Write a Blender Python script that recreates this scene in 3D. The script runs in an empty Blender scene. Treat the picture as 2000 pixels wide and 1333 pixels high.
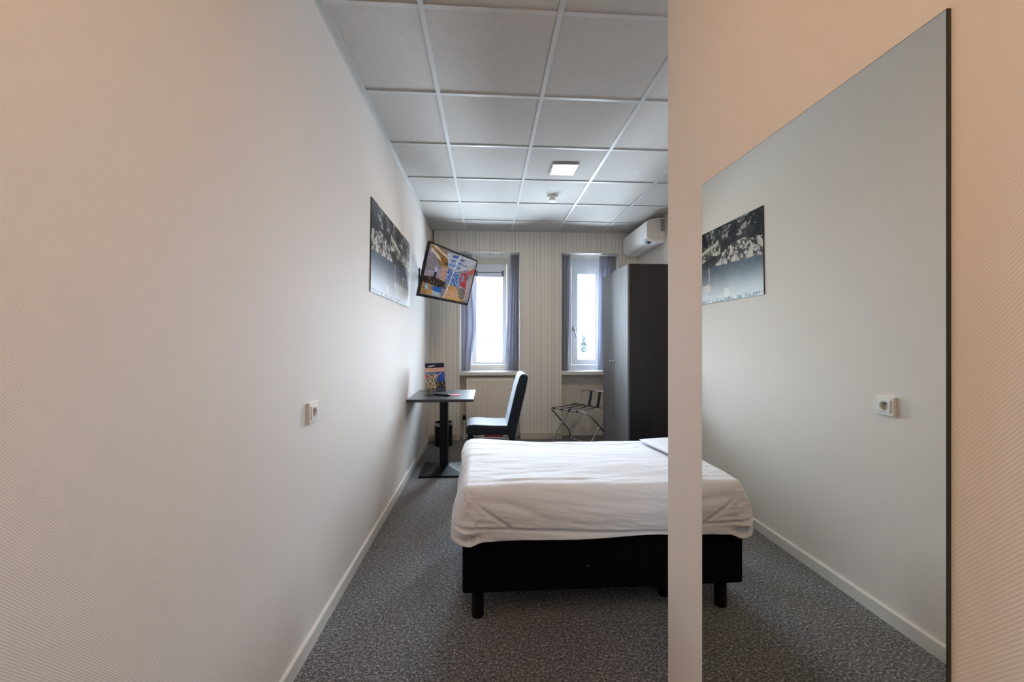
import bpy, bmesh, math, random
from mathutils import Vector, Matrix, noise
random.seed(7)
PI = math.pi
S = bpy.context.scene
COL = S.collection

# ------------------------------------------------------------------ materials
def mat(name, base=(.8, .8, .8), rough=.5, metal=0., spec=.5, sheen=0., coat=0., emit=None, emit_s=0.):
    m = bpy.data.materials.new(name); m.use_nodes = True
    b = m.node_tree.nodes['Principled BSDF']
    b.inputs['Base Color'].default_value = (*base, 1)
    b.inputs['Roughness'].default_value = rough
    b.inputs['Metallic'].default_value = metal
    b.inputs['Specular IOR Level'].default_value = spec
    b.inputs['Sheen Weight'].default_value = sheen
    b.inputs['Coat Weight'].default_value = coat
    if emit:
        b.inputs['Emission Color'].default_value = (*emit, 1)
        b.inputs['Emission Strength'].default_value = emit_s
    return m

class NT:
    def __init__(s, m):
        s.t = m.node_tree; s.b = s.t.nodes['Principled BSDF']; s.n = s.t.nodes; s.l = s.t.links
    def new(s, kind, **kw):
        n = s.n.new(kind)
        for k, v in kw.items():
            setattr(n, k, v)
        return n
    def link(s, a, b): s.l.new(a, b)
    def coord(s): return s.new('ShaderNodeTexCoord').outputs['Object']
    def xyz(s, v):
        n = s.new('ShaderNodeSeparateXYZ'); s.link(v, n.inputs[0]); return n.outputs
    def math(s, op, a, b=None, c=None):
        n = s.new('ShaderNodeMath', operation=op)
        for i, v in enumerate((a, b, c)):
            if v is None: continue
            if isinstance(v, (int, float)): n.inputs[i].default_value = v
            else: s.link(v, n.inputs[i])
        return n.outputs[0]
    def noise(s, vec, scale, detail=3, rough=.55):
        n = s.new('ShaderNodeTexNoise'); n.inputs['Scale'].default_value = scale
        n.inputs['Detail'].default_value = detail; n.inputs['Roughness'].default_value = rough
        s.link(vec, n.inputs['Vector']); return n.outputs['Fac']
    def mapping(s, vec, scale=(1, 1, 1), rot=(0, 0, 0)):
        n = s.new('ShaderNodeMapping'); n.inputs['Scale'].default_value = scale
        n.inputs['Rotation'].default_value = rot
        s.link(vec, n.inputs['Vector']); return n.outputs[0]
    def ramp(s, fac, stops, interp='LINEAR'):
        n = s.new('ShaderNodeValToRGB'); cr = n.color_ramp; cr.interpolation = interp
        while len(cr.elements) < len(stops): cr.elements.new(.5)
        for e, (p, c) in zip(cr.elements, stops):
            e.position = p; e.color = (*c, 1)
        s.link(fac, n.inputs[0]); return n.outputs[0]
    def bump(s, h, dist, strength=1.):
        n = s.new('ShaderNodeBump'); n.inputs['Distance'].default_value = dist
        n.inputs['Strength'].default_value = strength
        s.link(h, n.inputs['Height']); s.link(n.outputs[0], s.b.inputs['Normal'])
    def base(s, c): s.link(c, s.b.inputs['Base Color'])

def wallpaper(name, col, axis, rough=.7):
    """woven glass-fibre wallpaper: a fine diagonal weave"""
    m = mat(name, col, rough, spec=.13); t = NT(m)
    o = t.xyz(t.coord()); h = o[axis]; z = o[2]
    a = t.math('MULTIPLY', t.math('ADD', h, t.math('MULTIPLY', z, .8)), 2*PI/.0046)
    b = t.math('MULTIPLY', t.math('SUBTRACT', h, t.math('MULTIPLY', z, 1.5)), 2*PI/.0062)
    w = t.math('ADD', t.math('MULTIPLY', t.math('SINE', a), .54), t.math('MULTIPLY', t.math('SINE', b), .46))
    fine = t.noise(t.coord(), 420, 2)
    hh = t.math('ADD', w, t.math('MULTIPLY', fine, 1.3))
    t.bump(hh, .0002, .5)
    big = t.noise(t.coord(), 1.3, 3)
    k = t.math('ADD', t.math('MULTIPLY', w, .075), t.math('ADD', t.math('MULTIPLY', big, .16), t.math('MULTIPLY', fine, .22)))
    c0 = tuple(x*.93 for x in col); c1 = tuple(min(1, x*1.07) for x in col)
    t.base(t.ramp(t.math('ADD', k, .31), [(.3, c0), (.7, c1)]))
    return m

M = {}
M['wall'] = wallpaper('woven_wallpaper', (.78, .735, .695), 1)
M['wall_x'] = wallpaper('woven_wallpaper_across', (.78, .735, .695), 0)
# back wall: vertical stripes
m = M['stripe'] = mat('striped_wallpaper', (.6, .55, .48), .6, spec=.3); t = NT(m)
ox = t.xyz(t.coord())[0]
s1 = t.math('SINE', t.math('MULTIPLY', ox, 2*PI/.047))
s2 = t.math('SINE', t.math('MULTIPLY', ox, 2*PI/.0157))
n1 = t.noise(t.mapping(t.coord(), (60, .3, .3)), 1, 2)
k = t.math('ADD', t.math('ADD', t.math('MULTIPLY', s1, .16), t.math('MULTIPLY', s2, .12)), n1)
t.base(t.ramp(k, [(.2, (.64, .60, .53)), (.5, (.78, .74, .675)), (.8, (.84, .80, .735))]))
m = M['niche'] = mat('painted_plaster', (.72, .69, .64), .7); t = NT(m); t.bump(t.noise(t.coord(), 90, 4), .001, .4)
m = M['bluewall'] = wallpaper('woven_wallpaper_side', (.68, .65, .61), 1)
M['white'] = mat('white_lacquer', (.78, .77, .74), .35)
M['base'] = mat('painted_skirting', (.72, .70, .67), .4)
M['cream'] = mat('cream_skirting', (.62, .55, .46), .45)
M['pvc'] = mat('white_window_plastic', (.74, .77, .80), .3)
M['pvc_cream'] = mat('cream_window_plastic', (.74, .69, .61), .35)
M['rail'] = mat('white_t_rail', (.54, .53, .51), .32)
m = M['tile'] = mat('mineral_ceiling_tile', (.66, .64, .61), .85, spec=.2); t = NT(m)
nf = t.noise(t.coord(), 260, 3); nb = t.noise(t.coord(), 35, 3)
t.bump(nf, .0012, .5)
t.base(t.ramp(t.math('ADD', t.math('MULTIPLY', nf, .6), t.math('MULTIPLY', nb, .4)), [(.3, (.475, .45, .42)), (.7, (.555, .53, .50))]))
m = M['carpet'] = mat('grey_loop_carpet', (.1, .1, .1), .95, spec=.1, sheen=.15); t = NT(m)
v = t.coord(); vo = t.new('ShaderNodeTexVoronoi'); vo.inputs['Scale'].default_value = 190; t.link(v, vo.inputs['Vector'])
nz = t.noise(v, 115, 3, .7); n2 = t.noise(t.mapping(v, (1, 1.6, 1)), 62, 3, .7); n3 = t.noise(v, 2.2, 3)
k = t.math('ADD', t.math('MULTIPLY', nz, .55), t.math('ADD', t.math('MULTIPLY', n2, .4), t.math('MULTIPLY', n3, .05)))
t.base(t.ramp(k, [(.38, (.03, .03, .032)), (.47, (.10, .10, .104)), (.54, (.19, .19, .195)), (.62, (.48, .48, .48))]))
t.bump(t.math('ADD', vo.outputs['Distance'], nz), .004, .7)
m = M['duvet'] = mat('white_cotton', (.68, .695, .74), .75, spec=.2, sheen=.2); t = NT(m)
t.bump(t.math('ADD', t.noise(t.mapping(t.coord(), (2.2, 7, 7)), 3, 4), t.math('MULTIPLY', t.noise(t.coord(), 700, 2), .02)), .012, .35)
m = M['bedbase'] = mat('black_bed_fabric', (.0035, .0035, .0045), .9, spec=.06); t = NT(m); t.bump(t.noise(t.coord(), 600, 2), .001, .4)
M['blackleg'] = mat('black_plastic', (.003, .003, .004), .5, spec=.2)
M['blackmetal'] = mat('black_powder_coat', (.004, .006, .009), .42, spec=.22)
m = M['tabletop'] = mat('dark_laminate', (.025, .024, .028), .3, spec=.6); t = NT(m)
t.base(t.ramp(t.noise(t.mapping(t.coord(), (3, 60, 60)), 1, 4), [(.3, (.015, .015, .018)), (.7, (.05, .048, .052))]))
m = M['wood'] = mat('dark_wenge_laminate', (.03, .026, .026), .38, spec=.5); t = NT(m)
g = t.noise(t.mapping(t.coord(), (110, 110, 1.2)), 1, 4, .6)
t.base(t.ramp(g, [(.3, (.005, .0045, .005)), (.55, (.014, .011, .012)), (.75, (.034, .027, .027))]))
m = M['doorwood_daylit'] = mat('wenge_door_painted_sheen', (.04, .036, .036), .55, spec=.8); t = NT(m)
g = t.noise(t.mapping(t.coord(), (70, 70, 1.2)), 1, 4, .6)
t.base(t.ramp(g, [(.3, (.095, .097, .105)), (.75, (.17, .175, .185))]))  # wenge lightened and blued: window daylight painted into the grain colour
M['steel'] = mat('brushed_steel', (.62, .61, .59), .25, metal=1)
M['chrome'] = mat('chrome', (.55, .56, .58), .14, metal=1)
M['strap'] = mat('black_webbing', (.01, .01, .012), .7)
m = M['chair'] = mat('slate_blue_cover', (.007, .011, .019), .6, spec=.25, sheen=.35); t = NT(m)
t.b.inputs['Sheen Roughness'].default_value = .4; t.b.inputs['Sheen Tint'].default_value = (.8, .88, 1, 1)
t.bump(t.noise(t.coord(), 320, 3), .001, .3)
M['redpad'] = mat('red_upholstery', (.16, .010, .02), .8)
M['hem'] = mat('grey_piping', (.5, .48, .5), .6)
m = M['curtain'] = mat('slate_grey_curtain', (.40, .40, .45), .8, sheen=.25); t = NT(m)
tl = t.new('ShaderNodeBsdfTranslucent'); tl.inputs[0].default_value = (.46, .47, .54, 1)
mx = t.new('ShaderNodeMixShader'); mx.inputs[0].default_value = .34
t.link(t.b.outputs[0], mx.inputs[1]); t.link(tl.outputs[0], mx.inputs[2]); t.link(mx.outputs[0], t.n['Material Output'].inputs['Surface'])
t.bump(t.noise(t.coord(), 500, 2), .0008, .4)
M['radiator'] = mat('cream_radiator_enamel', (.82, .77, .67), .4)
M['ac'] = mat('white_ac_plastic', (.87, .87, .86), .5, spec=.35)
M['ac_side'] = mat('ivory_ac_plastic', (.72, .68, .62), .4)
M['ac_grey'] = mat('grey_label', (.28, .28, .28), .5)
M['black_gloss'] = mat('black_gloss', (.006, .007, .010), .45, spec=.2)
M['bezel'] = mat('tv_black_plastic', (.008, .008, .009), .3)
M['socket'] = mat('white_socket_plastic', (.80, .79, .76), .3)
M['socket_in'] = mat('socket_cup_plastic', (.66, .63, .57), .4)
M['hole'] = mat('socket_contact_hole', (.03, .025, .02), .5)
M['red'] = mat('red_card', (.68, .05, .09), .4)
M['paper'] = mat('white_paper', (.8, .8, .78), .5)
M['dark_edge'] = mat('dark_mirror_edge', (.02, .025, .018), .25)
m = M['mirror'] = mat('silvered_mirror', (.80, .81, .765), .0, metal=1)
M['lamp'] = mat('lit_diffuser', (.9, .85, .75), .5, emit=(1, .76, .52), emit_s=46)
M['lamp_corridor'] = mat('lit_corridor_diffuser', (.9, .85, .75), .5, emit=(1, .62, .33), emit_s=28)
m = M['acrylic'] = mat('clear_acrylic', (1, 1, 1), .02)
t = NT(m)
def clear(m, tint, ior=1.45):
    t = NT(m); out = t.n['Material Output']
    tr = t.new('ShaderNodeBsdfTransparent'); tr.inputs[0].default_value = (*tint, 1)
    gl = t.new('ShaderNodeBsdfGlossy'); gl.inputs['Roughness'].default_value = .01
    fr = t.new('ShaderNodeFresnel'); fr.inputs['IOR'].default_value = ior
    mx = t.new('ShaderNodeMixShader')
    t.link(fr.outputs[0], mx.inputs[0]); t.link(tr.outputs[0], mx.inputs[1]); t.link(gl.outputs[0], mx.inputs[2])
    t.link(mx.outputs[0], out.inputs['Surface'])
clear(m, (.96, .98, .98))
m = M['glass'] = mat('window_glass', (1, 1, 1), .0); clear(m, (.94, .96, .96), 1.4)
def painted(name, rough, emit=0., coat=0.):
    m = mat(name, (.5, .5, .5), rough, coat=coat); t = NT(m)
    a = t.new('ShaderNodeAttribute'); a.attribute_name = 'paint'
    if emit:
        t.b.inputs['Base Color'].default_value = (.01, .01, .01, 1)
        t.link(a.outputs['Color'], t.b.inputs['Emission Color']); t.b.inputs['Emission Strength'].default_value = emit
    else:
        t.base(a.outputs['Color']); t.b.inputs['Specular IOR Level'].default_value = .15
    return m
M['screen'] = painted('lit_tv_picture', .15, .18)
M['print'] = painted('glossy_print', .36)
M['leaflet'] = painted('printed_leaflet', .35)
M['far_grey'] = mat('darkened_grey_facade', (.0040, .0040, .0042), .9)  # facade grey cut to near-black so it shows against the overbright sky
M['far_dark'] = mat('facade_window_dark', (.0018, .0018, .002), .6)
M['far_white'] = mat('pale_flat_roof', (.0066, .0068, .0068), .9)
M['far_blue'] = mat('bluish_sheet_roof', (.0036, .0046, .0055), .8)
M['far_line'] = mat('roof_edge_grey', (.0038, .004, .004), .8)
m = M['leaf'] = mat('tree_leaves', (.0036, .0085, .0070), .8)
M['bark'] = mat('tree_bark', (.05, .04, .03), .9)

# ------------------------------------------------------------------ mesh helpers
def nb(): return bmesh.new()
def merge(bm, tmp):
    me = bpy.data.meshes.new('tmp'); tmp.to_mesh(me); tmp.free(); bm.from_mesh(me); bpy.data.meshes.remove(me)
def box(bm, x0, x1, y0, y1, z0, z1, bev=0., seg=2, mtx=None):
    t = nb(); bmesh.ops.create_cube(t, size=1)
    for v in t.verts:
        v.co = Vector(((x0+x1)/2+v.co.x*(x1-x0), (y0+y1)/2+v.co.y*(y1-y0), (z0+z1)/2+v.co.z*(z1-z0)))
    if bev: bmesh.ops.bevel(t, geom=t.edges[:], offset=bev, segments=seg, profile=.5, affect='EDGES')
    if mtx: t.transform(mtx)
    merge(bm, t); return bm
def lathe(bm, prof, c=(0, 0, 0), seg=32, mtx=None, cap=True):
    """prof: list of (radius, z)"""
    t = nb(); rings = []
    for r, z in prof:
        rings.append([t.verts.new((r*math.cos(2*PI*i/seg), r*math.sin(2*PI*i/seg), z)) for i in range(seg)])
    for a, b in zip(rings, rings[1:]):
        for i in range(seg): t.faces.new((a[i], a[(i+1) % seg], b[(i+1) % seg], b[i]))
    if cap:
        t.faces.new(rings[0][::-1]); t.faces.new(rings[-1])
    if mtx: t.transform(mtx)
    t.transform(Matrix.Translation(c)); merge(bm, t); return bm
def fillet(pts, r, n=6, closed=False):
    P = [Vector(p) for p in pts]; out = []; N = len(P)
    for i, p in enumerate(P):
        if not closed and i in (0, N-1): out.append(p); continue
        a = (P[i-1]-p); b = (P[(i+1) % N]-p); d = min(r, a.length*.49, b.length*.49)
        s, e = p+a.normalized()*d, p+b.normalized()*d
        for k in range(n+1):
            u = k/n; out.append(s*(1-u)**2+p*2*u*(1-u)+e*u*u)
    return out
def tube(bm, pts, r, seg=10, closed=False, flat=None):
    P = [Vector(p) for p in pts]; N = len(P); rings = []
    up = None
    for i, p in enumerate(P):
        a = P[i-1] if (i or closed) else p; b = P[(i+1) % N] if (i < N-1 or closed) else p
        tg = (b-a).normalized()
        if up is None:
            up = Vector((0, 0, 1)) if abs(tg.z) < .9 else Vector((1, 0, 0))
        up = (up-tg*up.dot(tg)).normalized(); sd = tg.cross(up)
        rx, ry = (r, r) if flat is None else flat
        rings.append([bm.verts.new(p+sd*rx*math.cos(2*PI*k/seg)+up*ry*math.sin(2*PI*k/seg)) for k in range(seg)])
    rng = range(N if closed else N-1)
    for i in rng:
        a, b = rings[i], rings[(i+1) % N]
        for k in range(seg): bm.faces.new((a[k], a[(k+1) % seg], b[(k+1) % seg], b[k]))
    if not closed:
        bm.faces.new(rings[0][::-1]); bm.faces.new(rings[-1])
    return bm
def prism(bm, poly, axis, a, b, bev=0., seg=2):
    """poly: 2-D outline, extruded along axis 'x','y' or 'z' from a to b"""
    t = nb()
    def P(u, v, w): return {'x': (w, u, v), 'y': (u, w, v), 'z': (u, v, w)}[axis]
    A = [t.verts.new(P(u, v, a)) for u, v in poly]; B = [t.verts.new(P(u, v, b)) for u, v in poly]
    n = len(poly); t.faces.new(A); t.faces.new(B[::-1])
    for i in range(n): t.faces.new((A[i], B[i], B[(i+1) % n], A[(i+1) % n]))
    bmesh.ops.recalc_face_normals(t, faces=t.faces[:])
    if bev:
        ed = [e for e in t.edges if len(e.link_faces) == 2 and e.calc_face_angle(0) > .5]
        bmesh.ops.bevel(t, geom=ed, offset=bev, segments=seg, profile=.5, affect='EDGES')
    merge(bm, t); return bm
def link_mesh(name, bm, m, smooth=True, angle=38):
    bmesh.ops.recalc_face_normals(bm, faces=bm.faces[:])
    me = bpy.data.meshes.new(name); bm.to_mesh(me); bm.free()
    if smooth:
        for p in me.polygons: p.use_smooth = True
        me.set_sharp_from_angle(angle=math.radians(angle))
    me.materials.append(m)
    o = bpy.data.objects.new(name, me); COL.objects.link(o)
    if smooth and angle < 90 and len(me.vertices) < 6000:
        md = o.modifiers.new('face_weighted_normals', 'WEIGHTED_NORMAL'); md.keep_sharp = True
    return o
def world(o):
    mt = Matrix.LocRotScale(o.location, o.rotation_euler, o.scale)
    return world(o.parent) @ mt if o.parent else mt
def part(name, bm, m, parent, local=False, label=None, smooth=True, angle=38):
    if not local: bm.transform(world(parent).inverted())
    o = link_mesh(name, bm, m, smooth, angle); o.parent = parent
    if label: o['label'] = label
    return o
def thing(name, label, cat, loc=(0, 0, 0), rot=(0, 0, 0), group=None):
    o = bpy.data.objects.new(name, None); COL.objects.link(o); o.empty_display_size = .1
    o.location = loc; o.rotation_euler = rot
    o['label'] = label; o['category'] = cat
    if group: o['group'] = group
    return o
def solo(name, bm, m, label, cat, loc=(0, 0, 0), group=None, angle=38):
    bm.transform(Matrix.Translation(-Vector(loc)))
    o = link_mesh(name, bm, m, True, angle); o.location = loc; o['label'] = label; o['category'] = cat
    if group: o['group'] = group
    return o
def struct(name, bm, m, parent=None, smooth=False):
    o = part(name, bm, m, parent, smooth=smooth) if parent else link_mesh(name, bm, m, smooth)
    if not parent: o['kind'] = 'structure'
    return o
def copy_thing(o, label, loc=None, rot=None):
    c = o.copy(); COL.objects.link(c); c['label'] = label
    if loc is not None: c.location = loc
    if rot is not None: c.rotation_euler = rot
    for ch in o.children:
        d = ch.copy(); COL.objects.link(d); d.parent = c
        for g in ch.children:
            e = g.copy(); COL.objects.link(e); e.parent = d
    return c
def canvas(bm, nu, nv, fn, corner, du, dv):
    """a finely divided flat picture; fn(u, v) -> colour of each cell"""
    lay = bm.loops.layers.float_color.new('paint')
    corner, du, dv = Vector(corner), Vector(du), Vector(dv)
    g = [[bm.verts.new(corner+du*(i/nu)+dv*(j/nv)) for i in range(nu+1)] for j in range(nv+1)]
    for j in range(nv):
        for i in range(nu):
            f = bm.faces.new((g[j][i], g[j][i+1], g[j+1][i+1], g[j+1][i]))
            c = fn((i+.5)/nu, (j+.5)/nv)
            for l in f.loops: l[lay] = (*c, 1)
    return bm
def fb(x, y, z=0., o=4): return noise.fractal(Vector((x, y, z)), .9, 2.1, o)   # about -1..1
def lerp(a, b, t):
    t = max(0, min(1, t)); return tuple(p+(q-p)*t for p, q in zip(a, b))
def sst(a, b, x):
    t = max(0, min(1, (x-a)/(b-a))); return t*t*(3-2*t)

# ------------------------------------------------------------------ the room
CZ = 2.695                 # ceiling
YB = 5.10                  # back wall
XR = 2.0                   # right wall
YR = -1.3                  # rear wall
XW = .5475                 # corridor side wall
YC = 1.165                 # where that wall ends
def wl(z): return -.742+.036*z/CZ          # left wall leans a little

b = nb(); box(b, -1.1, 2.3, YR-.2, 5.75, -.1, 0); struct('floor', b, M['carpet'])
b = nb(); box(b, -1.1, 2.3, YR-.2, 5.75, CZ+.004, CZ+.12); struct('ceiling', b, M['tile'])
b = nb(); prism(b, [(wl(0), 0), (wl(CZ+.05), CZ+.05), (-1.0, CZ+.05), (-1.0, 0)], 'y', YR-.1, 5.7); struct('wall_left', b, M['wall'])
b = nb(); box(b, XR, XR+.15, YC-.1, 5.7, 0, CZ+.05); struct('wall_right', b, M['bluewall'])
b = nb(); box(b, -1.0, XR+.1, YR-.15, YR, 0, CZ+.05); struct('wall_rear', b, M['wall_x'])
b = nb(); box(b, XW, XR+.1, YR, YC, 0, CZ+.05); struct('wall_corridor', b, M['wall'])
# back wall with two window niches
N1 = (-.361, .431); N2 = (.965, 1.743); ZN = 2.43; YN = 5.25; ZS = .83
b = nb()
for x0, x1 in ((-.80, N1[0]), (N1[1], N2[0]), (N2[1], XR+.1)): box(b, x0, x1, YB, 5.70, 0, CZ+.05)
for n in (N1, N2): box(b, n[0], n[1], YB, 5.70, ZN, CZ+.05)
struct('wall_back', b, M['stripe'])
b = nb()
for n in (N1, N2): box(b, n[0]-.01, n[1]+.01, YN, 5.69, 0, ZS)
struct('wall_under_windows', b, M['niche'])
# door at the rear of the corridor, behind the camera
d = bpy.data.objects.new('door_1', None); COL.objects.link(d); d['kind'] = 'structure'; d.location = (-.1, YR, 0)
b = nb(); box(b, -.50, .30, YR, YR+.03, .005, 2.05, .004); part('door_leaf', b, M['doorwood_daylit'], d)
b = nb(); box(b, -.57, -.50, YR, YR+.045, 0, 2.12, .004); box(b, .30, .37, YR, YR+.045, 0, 2.12, .004); box(b, -.57, .37, YR, YR+.045, 2.05, 2.12, .004); part('door_frame', b, M['base'], d)
b = nb(); tube(b, fillet([(.24, YR+.03, 1.05), (.24, YR+.08, 1.05), (.13, YR+.08, 1.05)], .015), .009); part('door_handle', b, M['steel'], d)
# skirting
b = nb(); prism(b, [(wl(0)-.004, 0), (wl(0)+.014, 0), (wl(0)+.014, .060), (wl(0)+.011, .065), (wl(0)-.004, .065)], 'y', YR, YB); struct('baseboard_left', b, M['base'])
b = nb()
for x0, x1 in ((wl(0)+.01, N1[0]+.003), (N1[1]-.003, N2[0]+.003), (N2[1]-.003, XR)): box(b, x0, x1, YB-.014, YB+.12, 0, .082, .003)
struct('baseboard_back', b, M['cream'])
b = nb(); box(b, XR-.014, XR, YC, 3.63, 0, .065, .002); struct('baseboard_right', b, M['base'])
# niche edge strips
for i, n in enumerate((N1, N2)):
    b = nb()
    for x in n: box(b, x-.012, x+.004 if x == n[0] else x+.012, YB-.004, YB+.012, .082 if True else 0, ZN, .001)
    box(b, n[0]-.012, n[1]+.012, YB-.004, YB+.012, ZN-.004, ZN+.014, .001)
    struct('trim_%d' % (i+1), b, M['pvc_cream'])
# ceiling T-rails and wall angle
PX = .593; XG = [-.279+PX*i for i in range(4)]; YG = [1.68+PX*i for i in range(-5, 6)]
b = nb()
for y in YG: box(b, -.73, XR, y-.0105, y+.0105, CZ-.0035, CZ+.01)
struct('trim_3', b, M['rail'])
b = nb()
for x in XG: box(b, x-.012, x+.012, YR, YB, CZ-.005, CZ+.01)
struct('trim_4', b, M['rail'])
b = nb()
x = wl(CZ); box(b, x-.004, x+.024, YR, YB, CZ-.003, CZ+.01); box(b, x-.006, x+.0025, YR, YB, CZ-.024, CZ)
box(b, -.7, XR, YB-.024, YB, CZ-.002, CZ+.01)
box(b, XR-.024, XR, YC, YB, CZ-.002, CZ+.01); box(b, XW-.024, XW, YR, YC, CZ-.002, CZ+.01)
struct('trim_5', b, M['rail'])

# ------------------------------------------------------------------ windows
def window(n, nx, sx, gx, gz, sz, handle_x, vent):
    w = bpy.data.objects.new('window_%d' % n, None); COL.objects.link(w); w['kind'] = 'structure'; w.location = ((nx[0]+nx[1])/2, 5.5, ZS)
    zs = .872
    b = nb()
    box(b, nx[0], sx[0], 5.49, 5.56, zs, ZN); box(b, sx[1], nx[1], 5.49, 5.56, zs, ZN)
    box(b, sx[0], sx[1], 5.49, 5.56, sz[1], ZN); box(b, sx[0], sx[1], 5.49, 5.56, zs, sz[0])
    part('frame', b, M['pvc_cream' if n == 1 else 'pvc'], w, smooth=False)
    b = nb(); g = .004; y0, y1 = 5.472, 5.55
    X0, X1, Z0, Z1 = sx[0]+g, sx[1]-g, sz[0]+g, sz[1]-g
    box(b, X0, gx[0], y0, y1, Z0, Z1, .004); box(b, gx[1], X1, y0, y1, Z0, Z1, .004)
    box(b, gx[0]-.006, gx[1]+.006, y0, y1, gz[1], Z1, .004); box(b, gx[0]-.006, gx[1]+.006, y0, y1, Z0, gz[0], .004)
    # glazing bead
    for a in ((gx[0]-.004, gx[0]+.010, gz[0], gz[1]), (gx[1]-.010, gx[1]+.004, gz[0], gz[1]), (gx[0], gx[1], gz[0]-.004, gz[0]+.010), (gx[0], gx[1], gz[1]-.010, gz[1]+.004)):
        box(b, a[0], a[1], y0+.012, y1-.01, a[2], a[3])
    sash = part('sash', b, M['pvc'], w)
    b = nb(); box(b, gx[0], gx[1], 5.512, 5.518, gz[0], gz[1]); part('pane', b, M['glass'], w, smooth=False)
    if handle_x:
        b = nb(); box(b, handle_x-.014, handle_x+.014, y0-.012, y0, 1.415, 1.49, .004)
        tube(b, fillet([(handle_x, y0-.005, 1.455), (handle_x, y0-.05, 1.455), (handle_x+.035, y0-.05, 1.31)], .02), .010, 10)
        part('handle', b, M['steel'], sash)
    if vent:
        b = nb(); box(b, gx[0]-.005, gx[1]+.005, y0-.022, y0+.004, gz[1]-.045, gz[1]+.035, .004); part('vent', b, M['pvc'], sash)
        b = nb()
        for xx in (gx[0]-.008, gx[1]-.022): box(b, xx, xx+.030, y0-.027, y0-.002, gz[1]-.035, gz[1]+.040, .003)
        box(b, gx[0], gx[1], y0-.026, y0-.020, gz[1]+.010, gz[1]+.018)
        part('vent_cap', b, mat('vent_grey', (.10, .13, .16), .5), sash)
    b = nb(); box(b, nx[0], nx[1], YB-.002, 5.50, ZS, .875, .004); part('sill', b, M['white'], w)
    # portal so the daylight coming through this pane is sampled well
    l = bpy.data.lights.new('daylight_portal', 'AREA'); l.shape = 'RECTANGLE'; l.size = gx[1]-gx[0]; l.size_y = gz[1]-gz[0]
    l.cycles.is_portal = True
    o = bpy.data.objects.new('daylight_portal', l); COL.objects.link(o)
    o.location = ((gx[0]+gx[1])/2, 5.58, (gz[0]+gz[1])/2); o.rotation_euler = (-PI/2, 0, 0)
window(1, N1, (-.217, .272), (-.158, .218), (.974, 2.206), (.942, 2.342), None, True)
window(2, N2, (1.175, 1.624), (1.258, 1.530), (1.006, 2.226), (.937, 2.339), 1.203, False)

# ------------------------------------------------------------------ curtains
def curtain(x_of, y0, z0, z1, label, waves, amp, seed):
    """x_of(s, t): s across 0..1, t height 0..1 -> x"""
    b = nb(); nu, nv = 72, 40
    rows = []
    for j in range(nv+1):
        t = j/nv; r = []
        for i in range(nu+1):
            s = i/nu
            ph = seed+.5*math.sin(2.2*t+seed)
            y = y0+amp*(.6+.4*(1-t))*math.sin(2*PI*waves*s+ph)+.010*fb(s*4, t*2, seed)
            r.append(b.verts.new((x_of(s, t)+.25*amp*math.cos(2*PI*waves*s+ph), y, z0+(z1-z0)*t)))
        rows.append(r)
    for A, B in zip(rows, rows[1:]):
        for i in range(nu): b.faces.new((A[i], A[i+1], B[i+1], B[i]))
    cx = sum(v.co.x for v in b.verts)/len(b.verts)
    o = solo('curtain', b, M['curtain'], label, 'curtain', (cx, y0, z0), group='slate grey window curtains', angle=180)
    md = o.modifiers.new('thickness', 'SOLIDIFY'); md.thickness = .003
    return o
zc0, zc1 = .882, 2.418
def gather(t): return sst(.25, 1., t)
curtain(lambda s, t: N1[0]+.012+s*(.125+.065*math.sin(PI*min(1, t*1.25))**2+.03*t), 5.235, zc0, zc1, 'slate grey curtain hanging behind the television, left side of the first window', 2.5, .020, .4)
curtain(lambda s, t: N1[1]-.012-s*(.185-.07*t), 5.225, zc0, zc1, 'slate grey folded curtain beside the bare middle pier, right of the radiator window', 4, .028, 1.7)
curtain(lambda s, t: N2[0]+.012+s*(.115+.02*t), 5.225, zc0, zc1, 'slate grey curtain beside the window handle, on the middle pier side', 3, .028, 2.6)
curtain(lambda s, t: N2[1]-.012-s*(.245-.02*t), 5.215, zc0, zc1, 'slate grey curtain mostly hidden behind the dark wardrobe', 4, .030, 4.1)
b = nb(); box(b, .415, .436, YB-.028, YB-.004, 1.37, 1.52, .004); box(b, .408, .428, YB-.040, YB-.026, 1.42, 1.47, .004)
solo('curtain_holder', b, M['socket'], 'small white plastic curtain holder on the edge of the middle pier', 'curtain holder', (.425, YB-.015, 1.37))

# ------------------------------------------------------------------ radiator
X0, X1, Z0, Z1 = -.268, .346, .17, .795; yf = 5.125
r = thing('radiator', 'cream ribbed panel radiator below the first window, behind the chair', 'radiator', ((X0+X1)/2, 5.17, 0))
b = nb(); n = 17; w = (X1-X0-.03)/n; prof = [(X0, yf+.012), (X0+.015, yf+.012)]
for i in range(n):
    a = X0+.015+i*w; prof += [(a+w*.18, yf+.012), (a+w*.32, yf), (a+w*.68, yf), (a+w*.82, yf+.012)]
prof += [(X1-.015, yf+.012), (X1, yf+.012), (X1, yf+.05), (X0, yf+.05)]
prism(b, prof, 'z', Z0+.03, Z1-.045); box(b, X0, X1, yf+.004, yf+.05, Z1-.046, Z1-.012, .004); box(b, X0, X1, yf+.004, yf+.05, Z0, Z0+.031, .004)
part('front_panel', b, M['radiator'], r, angle=25)
b = nb(); box(b, X0-.004, X0+.008, yf+.003, yf+.095, Z0+.02, Z1-.004, .002); part('side_cover', b, M['radiator'], r)
b = nb(); box(b, X1-.008, X1+.004, yf+.003, yf+.095, Z0+.02, Z1-.004, .002); part('side_cover', b, M['radiator'], r)
b = nb()
box(b, X0, X1, yf+.004, yf+.012, Z1-.014, Z1, .001); box(b, X0, X1, yf+.085, yf+.093, Z1-.014, Z1, .001)
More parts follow.
